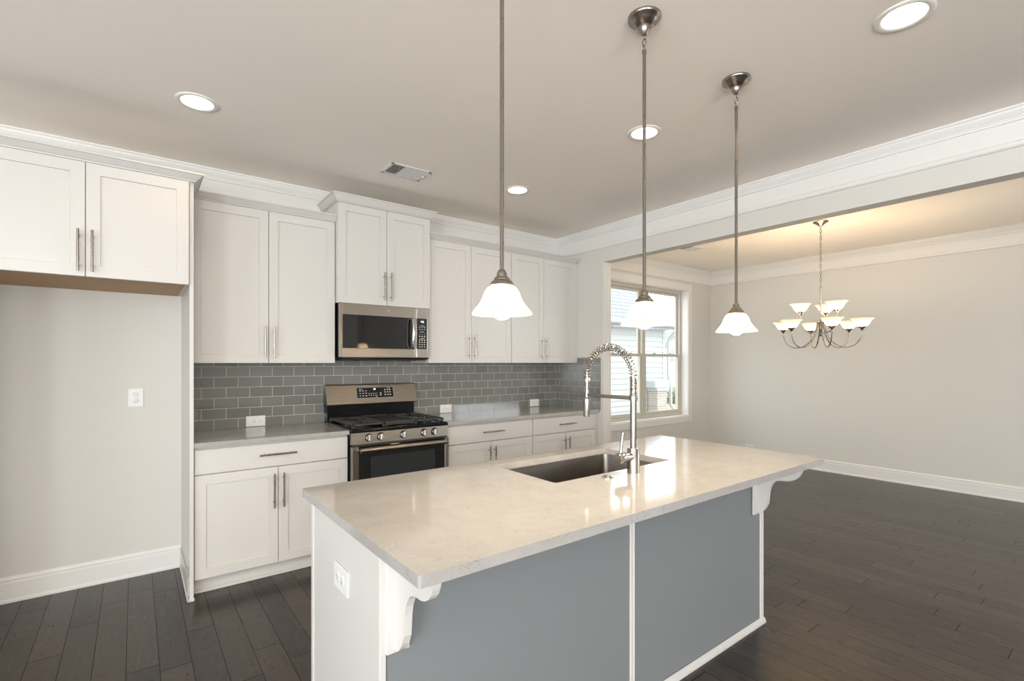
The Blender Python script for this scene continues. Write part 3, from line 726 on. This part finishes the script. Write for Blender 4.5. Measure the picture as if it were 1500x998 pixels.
def rrect(x0, x1, y0, y1, r, n=5):
    pts = []
    for cx_, cy_, a0 in ((x1-r, y1-r, 0), (x0+r, y1-r, PI/2), (x0+r, y0+r, PI), (x1-r, y0+r, 3*PI/2)):
        for k in range(n+1): a = a0+PI/2*k/n; pts.append((cx_+r*math.cos(a), cy_+r*math.sin(a)))
    return pts
mb = MB()
b = .003
outer = lambda d: rrect(IX0+d, IX1-d, IY1+d, IY0-d, .006)
mb.holed(rrect(IX0, IX1, IY1, IY0, .008), [rrect(SX0, SX1, SY0, SY1, .014)], 'z', .8845, .914)
top_e = [e for e in mb.bm.edges if len(e.link_faces) == 2 and e.calc_face_angle(0) > 1.2 and (abs(e.verts[0].co.z-e.verts[1].co.z) < 1e-5)]
bmesh.ops.bevel(mb.bm, geom=top_e, offset=.002, segments=2, affect='EDGES')
isl_top = tag(obj('island_countertop', mb, 'quartz'), 'large beige quartz island countertop with a sink cut into it', 'countertop')

# sink
t = thing('kitchen_sink', 'rectangular stainless undermount sink set in the island top', 'sink', ((SX0+SX1)/2, (SY0+SY1)/2, .66))
e_ = .004
rings = []
for d, z, r in ((-.022, .8840, .03), (-.004, .8840, .03), (-.004, .8825, .03), (0.0, .86, .03), (.004, .70, .03), (.010, .672, .035), (.030, .662, .04)):
    rings.append([(p[0], p[1], z) for p in rrect(SX0+d, SX1-d, SY0+d, SY1-d, r)])
mb = MB(); 
vr = rings
mb.loft(rings, cap=False)
# floor of the basin
f_ = [mb.bm.verts.new(p) for p in rings[-1]]; mb.bm.faces.new(f_)
obj('basin', mb, 'sink', t)
scx, scy = (SX0+SX1)/2, (SY0+SY1)/2
obj('drain', MB().lathe([(.052, .6625), (.052, .665), (.044, .666), (.038, .6635), (.0001, .6635)], (scx, scy, 0), 28), 'chrome', t)

# faucet
FX, FY = -2.020, -2.670
t = thing('kitchen_faucet', 'tall stainless spring-neck kitchen faucet standing behind the island sink', 'faucet', (FX, FY, .914))
obj('base', MB().lathe([(.0262, .9142), (.0262, 1.0195), (.0252, 1.0205), (.014, 1.0205)], (FX, FY, 0), 36), 'faucet', t)
obj('column', MB().lathe([(.0138, 1.0206), (.0138, 1.2385), (.0125, 1.2395)], (FX, FY, 0), 28), 'faucet', t)
mb = MB(); mb.cyl((FX-.020, FY, .985), (FX-.062, FY, .985), .0185, 28); mb.lathe([(.0215, -.062), (.0225, -.064), (.0225, -.098), (.020, -.102), (.0001, -.102)], (FX, FY, .985), 28, 'x')
vb = obj('valve_body', mb, 'faucet', t)
obj('lever', MB().tube([(FX-.083, FY, 1.002), (FX-.079, FY, 1.035), (FX-.068, FY, 1.090)], [.0064, .0066, .0068], 14), 'faucet', t)
# hose path: up out of the column, over in +y, down to the spray head
R = .1365; zc = 1.318; path = []
for k in range(12): path.append((FX, FY, 1.2395+(zc-1.2395)*k/12))
for k in range(41): a = PI*k/40; path.append((FX, FY+R-R*math.cos(a), zc+R*math.sin(a)))
for k in range(1, 5): path.append((FX, FY+2*R, zc-.006*k/4))
obj('hose', MB().tube(path[11:]+[(FX, FY+2*R, 1.245)], .0068, 14), 'faucet', t)
# coil
def coil(path, r, wire, turns_fn, name, n=8):
    P_ = [Vector(p) for p in path]; ln = [0]
    for a, b in zip(P_, P_[1:]): ln.append(ln[-1]+(b-a).length)
    tot = ln[-1]; pts = []; ph = 0; ds = tot/1400; s_ = 0; i = 0
    while s_ < tot:
        while i < len(ln)-2 and ln[i+1] < s_: i += 1
        q = P_[i].lerp(P_[i+1], (s_-ln[i])/max(1e-9, ln[i+1]-ln[i])); tg = (P_[min(i+1, len(P_)-1)]-P_[max(i-0, 0)]).normalized()
        nx = Vector((1, 0, 0)); ny = tg.cross(nx)
        pts.append(q+(nx*math.cos(ph)+ny*math.sin(ph))*r); st = ds
        ph += 2*PI*st/turns_fn(s_); s_ += st
    return pts
zA = 1.317
low = [(FX, FY, 1.2415+(zA-1.2415)*k/20) for k in range(21)]
obj('tight_coil', MB().tube(coil(low, .0136, .0022, lambda s: .0070, ''), .0026, 8).cyl((FX, FY, 1.2395), (FX, FY, 1.317), .0120, 16), 'faucet', t)
hi = [(FX, FY, 1.3165)]+[(FX, FY+R-R*math.cos(PI*k/60), zc+R*math.sin(PI*k/60)) for k in range(61)]+[(FX, FY+2*R, zc-.006)]
obj('spring', MB().tube(coil(hi, .0152, .002, lambda s: .0155, ''), .0021, 8), 'faucet', t)
obj('spring_collar', MB().lathe([(.0165, 1.297), (.0165, 1.312), (.0150, 1.314), (.009, 1.314)], (FX, FY+2*R, 0), 24), 'faucet', t)
mb = MB().box(FX-.0085, FX+.0085, FY+.012, FY+2*R, 1.2245, 1.2405, .003); mb.lathe([(.0175, 1.2225), (.0175, 1.2425)], (FX, FY, 0), 24); mb.lathe([(.0125, 1.2225), (.0125, 1.2425)], (FX, FY+2*R, 0), 24)
obj('docking_arm', mb, 'faucet', t)
mb = MB().lathe([(.0085, 1.255), (.0095, 1.2425), (.0105, 1.222), (.0178, 1.214), (.0180, 1.205), (.0180, 1.138), (.0165, 1.130), (.0001, 1.130)], (FX, FY+2*R, 0), 28)
sh = obj('spray_head', mb, 'faucet', t)
obj('spray_button', MB().box(FX+.0150, FX+.0205, FY+2*R-.010, FY+2*R+.004, 1.165, 1.205, .002), 'slot', sh)

t = thing('air_switch_button', 'small round chrome button in the island top beside the faucet', 'button', (-2.182, -2.669, .914))
obj('bezel', MB().lathe([(.0235, .9142), (.0235, .9175), (.0205, .9195), (.015, .9195), (.015, .9170), (.0001, .9170)], (-2.182, -2.669, 0), 28), 'chrome', t)
obj('push_cap', MB().lathe([(.0125, .9172), (.0125, .9215), (.0100, .9225), (.0001, .9225)], (-2.182, -2.669, 0), 24), 'faucet', t)

# ------------------------------------------------------------------ pendants
PY = -2.811
def pendant(x, label):
    t = thing('pendant_light', label, 'pendant light', (x, PY, CEIL), 'pendant lights over the island')
    c = (x, PY, 0)
    obj('canopy', MB().lathe([(.0635, 2.7395), (.0635, 2.733), (.060, 2.727), (.049, 2.721), (.047, 2.717), (.033, 2.706), (.024, 2.700), (.0235, 2.694), (.019, 2.682), (.012, 2.672), (.009, 2.668), (.0001, 2.668)], c, 40), 'nickel', t)
    # two chain links
    mb = MB()
    def link(cz, ry, hgt=.017, wid=.0075, rw=.0019):
        pts = []
        for k in range(20):
            a = 2*PI*k/20; u = wid*math.cos(a); v = hgt*math.sin(a)
            pts.append((x+u*math.cos(ry), PY+u*math.sin(ry), cz+v))
        mb.tube(pts, rw, 6, closed=True)
    link(2.661, .3, .010); link(2.640, 1.6, .0165); link(2.617, .2, .013)
    obj('chain', mb, 'nickel', t)
    obj('stem', MB().lathe([(.0075, 2.611), (.0085, 2.608), (.0085, 2.596), (.0068, 2.594), (.0065, 1.672), (.0085, 1.668)], c, 20), 'nickel', t)
    obj('socket_cap', MB().lathe([(.0067, 1.6705), (.0115, 1.667), (.0150, 1.659), (.0166, 1.648), (.0205, 1.6465), (.0240, 1.643), (.0250, 1.6365), (.0290, 1.6345), (.0345, 1.629), (.0368, 1.6215), (.0350, 1.6195), (.010, 1.6195)], c, 36), 'nickel', t)
    prof = [(.0345, 1.6190), (.0430, 1.6150), (.0500, 1.6065), (.0560, 1.5940), (.0610, 1.5800), (.0672, 1.5680), (.0760, 1.5570), (.0855, 1.5460), (.0920, 1.5375), (.0938, 1.5330)]
    inner = [(r-.0025, z-.0012) for r, z in prof][::-1]
    obj('glass_shade', MB().lathe(prof+inner, c, 48, closed=True), 'alabaster', t)
    obj('bulb', MB().lathe([(.012, 1.612), (.013, 1.590), (.019, 1.572), (.0250, 1.560), (.0280, 1.547), (.0262, 1.534), (.0205, 1.523), (.012, 1.5175), (.0001, 1.516)], c, 28), 'bulb', t)
    return t
p1 = pendant(-2.823, 'bell-shade pendant light nearest the microwave side, hanging over the outlet end of the island')
dup(p1, (-2.130, PY, CEIL), 'bell-shade pendant light in front of the dining window, above the faucet')
dup(p1, (-1.431, PY, CEIL), 'bell-shade pendant light hanging beside the chandelier, over the far end of the island')

# ------------------------------------------------------------------ recessed lights
CAN_LAB = ['recessed ceiling light above the fridge alcove side of the kitchen', 'recessed ceiling light seen behind the middle pendant rod', 'recessed ceiling light beside the first pendant rod, near the wall cabinets', 'recessed ceiling light that looks largest, alone near the end of the wide beam']
def can(x, y, lab):
    t = thing('recessed_light', lab, 'ceiling light', (x, y, CEIL), 'recessed ceiling lights')
    c = (x, y, 0)
    obj('trim_ring', MB().lathe([(.098, 2.7398), (.098, 2.7375), (.094, 2.7345), (.078, 2.7335), (.0725, 2.7365), (.0725, 2.7500), (.0735, 2.7500), (.0735, 2.7398)], c, 40, closed=True), 'baffle', t)
    obj('baffle', MB().lathe([(.0730, 2.7502), (.062, 2.785), (.060, 2.815), (.0625, 2.815), (.0640, 2.786), (.0738, 2.7502)], c, 36, closed=True), 'baffle', t)
    obj('lamp', MB().lathe([(.0595, 2.795), (.056, 2.788), (.030, 2.783), (.0001, 2.782)][::1], c, 32), 'lens', t)
    return t
c1_ = can(*CANS[0], CAN_LAB[0])
for (x, y), lab in list(zip(CANS, CAN_LAB))[1:]: dup(c1_, (x, y, CEIL), lab)

# ------------------------------------------------------------------ ceiling vents
def vent(x0, x1, y0, y1, zc_, lab):
    t = thing('ceiling_vent', lab, 'vent', ((x0+x1)/2, (y0+y1)/2, zc_))
    mb = MB(); b_ = .022
    mb.box(x0, x1, y0, y0+b_, zc_-.006, zc_-.0003, .002); mb.box(x0, x1, y1-b_, y1, zc_-.006, zc_-.0003, .002); mb.box(x0, x0+b_, y0, y1, zc_-.006, zc_-.0003, .002); mb.box(x1-b_, x1, y0, y1, zc_-.006, zc_-.0003, .002)
    L_ = x1-x0; a = x0+L_*.36; c = x0+L_*.62
    mb.box(a, c, y0+b_, y1-b_, zc_-.006, zc_-.0006, .001)
    obj('frame', mb, 'plate', t)
    obj('duct_shade', MB().box(x0+.02, x1-.02, y0+.02, y1-.02, zc_-.0009, zc_-.0004), 'slot', t)  # flat dark sheet standing for the shade inside the vent
    for s0, s1, tilt in ((x0+b_, a, 1), (c, x1-b_, -1)):
        mb = MB(); n = 6; st = (s1-s0)/n
        for k in range(n):
            xx = s0+st*(k+.5); dx = -tilt*.0062
            mb.prism([(xx-dx-.0008, zc_-.0012), (xx-dx+.0008, zc_-.0012), (xx+dx+.0008, zc_-.0075), (xx+dx-.0008, zc_-.0075)], 'y', y0+b_, y1-b_)
        obj('louvres', mb, 'plate', t)
    obj('damper_lever', MB().box(x1-.03, x1-.018, (y0+y1)/2-.012, (y0+y1)/2+.002, zc_-.016, zc_-.006, .002), 'plate', t)
    return t
vent(-2.338, -2.036, -.904, -.694, CEIL, 'white rectangular ceiling vent in the kitchen above the microwave')
vent(1.42, 1.675, -.745, -.555, DC, 'white ceiling vent in the dining room, half hidden by the beam')

# ------------------------------------------------------------------ chandelier
HX, HY = 1.575, -2.060
t = thing('chandelier', 'nine-light nickel chandelier with upturned glass shades in the dining room', 'chandelier', (HX, HY, DC))
c = (HX, HY, 0)
obj('canopy', MB().lathe([(.066, DC-.0003), (.066, DC-.006), (.058, DC-.014), (.040, DC-.020), (.034, DC-.028), (.020, DC-.040), (.010, DC-.050), (.0001, DC-.050)], c, 36), 'nickel', t)
mb = MB(); z = DC-.060; k = 0
while z > 2.135:
    pts = []
    for q in range(14):
        a = 2*PI*q/14; u = .0085*math.cos(a); v = .020*math.sin(a); ry = .4+(PI/2)*(k % 2)
        pts.append((HX+u*math.cos(ry), HY+u*math.sin(ry), z+v))
    mb.tube(pts, .0022, 6, closed=True); z -= .034; k += 1
mb.tube([(HX+.004*math.sin(i*.9), HY+.004*math.cos(i*.9), DC-.05-(DC-.05-2.125)*i/20) for i in range(21)], .0016, 6)
obj('chain', mb, 'nickel', t)
obj('stem', MB().lathe([(.0055, 2.130), (.0095, 2.120), (.0085, 2.110), (.0085, 1.86), (.0085, 1.72), (.016, 1.715), (.018, 1.70), (.010, 1.688), (.012, 1.66), (.006, 1.64), (.0001, 1.635)], c, 20), 'nickel', t)
obj('hub', MB().lathe([(.008, 1.785), (.030, 1.782), (.034, 1.774), (.030, 1.766), (.008, 1.762)], c, 28), 'nickel', t)
los = Vector((.937, .348, 0)); rt = Vector((.348, -.937, 0))
def bez(p0, p1, p2, p3, n=14): 
    return [p0*(1-s)**3+p1*3*s*(1-s)**2+p2*3*s*s*(1-s)+p3*s**3 for s in [i/n for i in range(n+1)]]
def ch_light(th, rad, zcup, upper_tier):
    d = rt*math.cos(th)-los*math.sin(-th)*1.0
    d = (rt*math.cos(th)+los*math.sin(th)).normalized(); o = Vector((HX, HY, 0)); Z = Vector((0, 0, 1))
    if not upper_tier:
        pts = bez(o+d*.030+Z*1.775, o+d*.045+Z*1.60, o+d*.13+Z*1.535, o+d*.205+Z*1.530)+bez(o+d*.205+Z*1.530, o+d*.29+Z*1.530, o+d*rad+Z*1.60, o+d*rad+Z*zcup)[1:]
    else:
        pts = bez(o+d*.012+Z*1.770, o+d*.030+Z*1.690, o+d*.060+Z*1.665, o+d*.100+Z*1.680)+bez(o+d*.100+Z*1.680, o+d*.15+Z*1.70, o+d*rad+Z*1.76, o+d*rad+Z*zcup)[1:]
    obj('arm', MB().tube(pts, .0048, 10), 'nickel', t)
    e = o+d*rad; cc = (e.x, e.y, zcup)
    obj('socket_cup', MB().lathe([(.006, -.010), (.011, -.004), (.013, .004), (.019, .007), (.021, .013), (.030, .017), (.034, .024), (.030, .026), (.006, .026)], cc, 24), 'nickel', t)
    prof = [(.030, .0262), (.040, .030), (.052, .042), (.060, .058), (.068, .074), (.080, .088), (.096, .100)]
    sh = obj('glass_shade', MB().lathe(prof+[(r-.0025, z+.0018) for r, z in prof][::-1], cc, 36, closed=True), 'alabaster', t)
    obj('bulb', MB().lathe([(.012, .0275), (.013, .045), (.024, .062), (.029, .078), (.027, .092), (.018, .102), (.0001, .106)], cc, 20), 'bulb_c', t)
for k in range(6): ch_light(math.radians(-15-60*k), .335, 1.692, False)
for k in range(3): ch_light(math.radians(-44+120*k), .175, 1.858, True)

# ------------------------------------------------------------------ outside
GZ = -0.30
o = struct('ground_outside', MB().box(-6, 40, 0.35, 45, GZ-.1, GZ), 'mulch')
NY = 6.0
t = thing('neighbour_house', 'white lap-sided house with grey shingle roof right outside the dining window', 'house', (7.0, NY, GZ))
# lap siding: each course a leaning board
mb = MB(); z = GZ; hx0, hx1 = 1.0, 10.41; RXE = 10.47
prof = []
while z < 2.45:
    prof += [(NY-.034, z), (NY-.002, z+.168)]; z += .17
prof = prof+[(NY+.10, z), (NY+.10, GZ)]
mb.prism(prof, 'x', hx0, hx1)
hw = obj('siding_wall', mb, 'siding', t)
obj('corner_board', MB().box(10.33, 10.45, NY-.035, NY+.12, GZ, 2.52), 'siding', t)
obj('side_wall', MB().prism([(NY+.101, GZ), (NY+8.5, GZ), (NY+8.5, 2.52), (NY+4.3, 5.85), (NY+.101, 2.52)], 'x', 10.30, 10.41), 'siding', t)
obj('soffit', MB().box(hx0, RXE, NY-.42, NY+.1, 2.46, 2.52).box(hx0, RXE, NY-.44, NY-.42, 2.44, 2.59), 'siding', t)
# gabled roof, ridge along x
pit = .815; yv = NY-.46; ev = 2.60; ry_ = NY+4.3
mb = MB().prism([(yv, ev), (ry_, ev+(ry_-yv)*pit), (2*ry_-yv, ev), (2*ry_-yv, ev-.16), (ry_, ev-.18+(ry_-yv)*pit), (yv, ev-.16)], 'x', hx0-.5, RXE)
obj('roof', mb, 'shingle', t)
obj('gutter', MB().prism([(NY-.45, 2.55), (NY-.53, 2.55), (NY-.57, 2.60), (NY-.57, 2.67), (NY-.45, 2.67)], 'x', hx0, RXE), 'siding', t)
obj('downspout', MB().tube([(10.44, NY-.50, 2.56), (10.46, NY-.48, 2.46), (10.55, NY-.16, 2.22), (10.56, NY-.09, 2.08), (10.56, NY-.09, .95), (10.62, NY-.12, .62), (10.64, NY-.12, .40), (10.64, NY-.12, -.05), (10.76, NY-.2, -.22)], .05, 8), 'siding', t)
t = thing('brick_pillar', 'short pale brick pillar with a flat cap outside the window', 'pillar', (9.75, NY-.25, GZ))
obj('shaft', MB().box(9.50, 10.00, NY-.42, NY-.06, GZ, .47), 'brick', t)
obj('cap', MB().box(9.45, 10.05, NY-.47, NY-.05, .4705, .56, .01), 'siding', t)
obj('hood', MB().box(9.38, 10.14, NY-.44, NY-.05, .5605, .80, .02), 'siding', t)
t = thing('distant_house', 'distant pale stone-gabled house seen past the corner of the lap-sided house', 'house', (26, 16, GZ))
mb = MB().prism([(23.4, GZ), (29.5, GZ), (29.5, 2.0), (25.5, 3.3), (23.4, 1.6)], 'y', 16, 24)
obj('gable_wall', mb, 'farhouse', t)
mb = MB().prism([(23.2, 1.45), (25.5, 3.3), (30.0, 1.8), (30.0, 2.0), (25.5, 3.52), (23.2, 1.65)], 'y', 15.7, 24.4)
obj('roof', mb, 'shingle', t)
for x_, z_ in ((25.35, 2.0), (27.3, .8)):
    f_ = obj('window', MB().box(x_-.36, x_+.36, 15.92, 15.999, z_-.42, z_+.42, .01), 'siding', t)
    mb = MB()
    for i in range(2):
        for j in range(2): mb.box(x_-.30+i*.31, x_-.01+i*.31, 15.90, 15.919, z_-.36+j*.37, z_-.01+j*.37)
    obj('pane', mb, M['satin'], f_)
mb = MB()
for k in range(420):
    a = random.uniform(0, 2*PI); u = random.uniform(-1, 1); r = random.uniform(.25, .75); s_ = math.sqrt(1-u*u)
    cc = Vector((13.95+r*.6*s_*math.cos(a), 8+r*.6*s_*math.sin(a), -.03+r*.5*u)); n_ = Vector((random.gauss(0, 1), random.gauss(0, 1), random.gauss(0, 1))).normalized(); q_ = n_.orthogonal().normalized(); e2 = n_.cross(q_)
    f4 = [cc+q_*.06, cc+e2*.03, cc-q_*.06, cc-e2*.03]; mb.bm.faces.new([mb.bm.verts.new(p) for p in f4])
t = thing('garden_shrub', 'loose green shrub outside beside the distant house', 'shrub', (13.95, 8, GZ))
me_o = obj('foliage', mb, 'leaf', t)
obj('trunk', MB().tube([(13.95, 8, GZ), (13.96, 8, -.1), (13.95, 8.01, .1)], [.04, .035, .015], 8), 'birch', t)
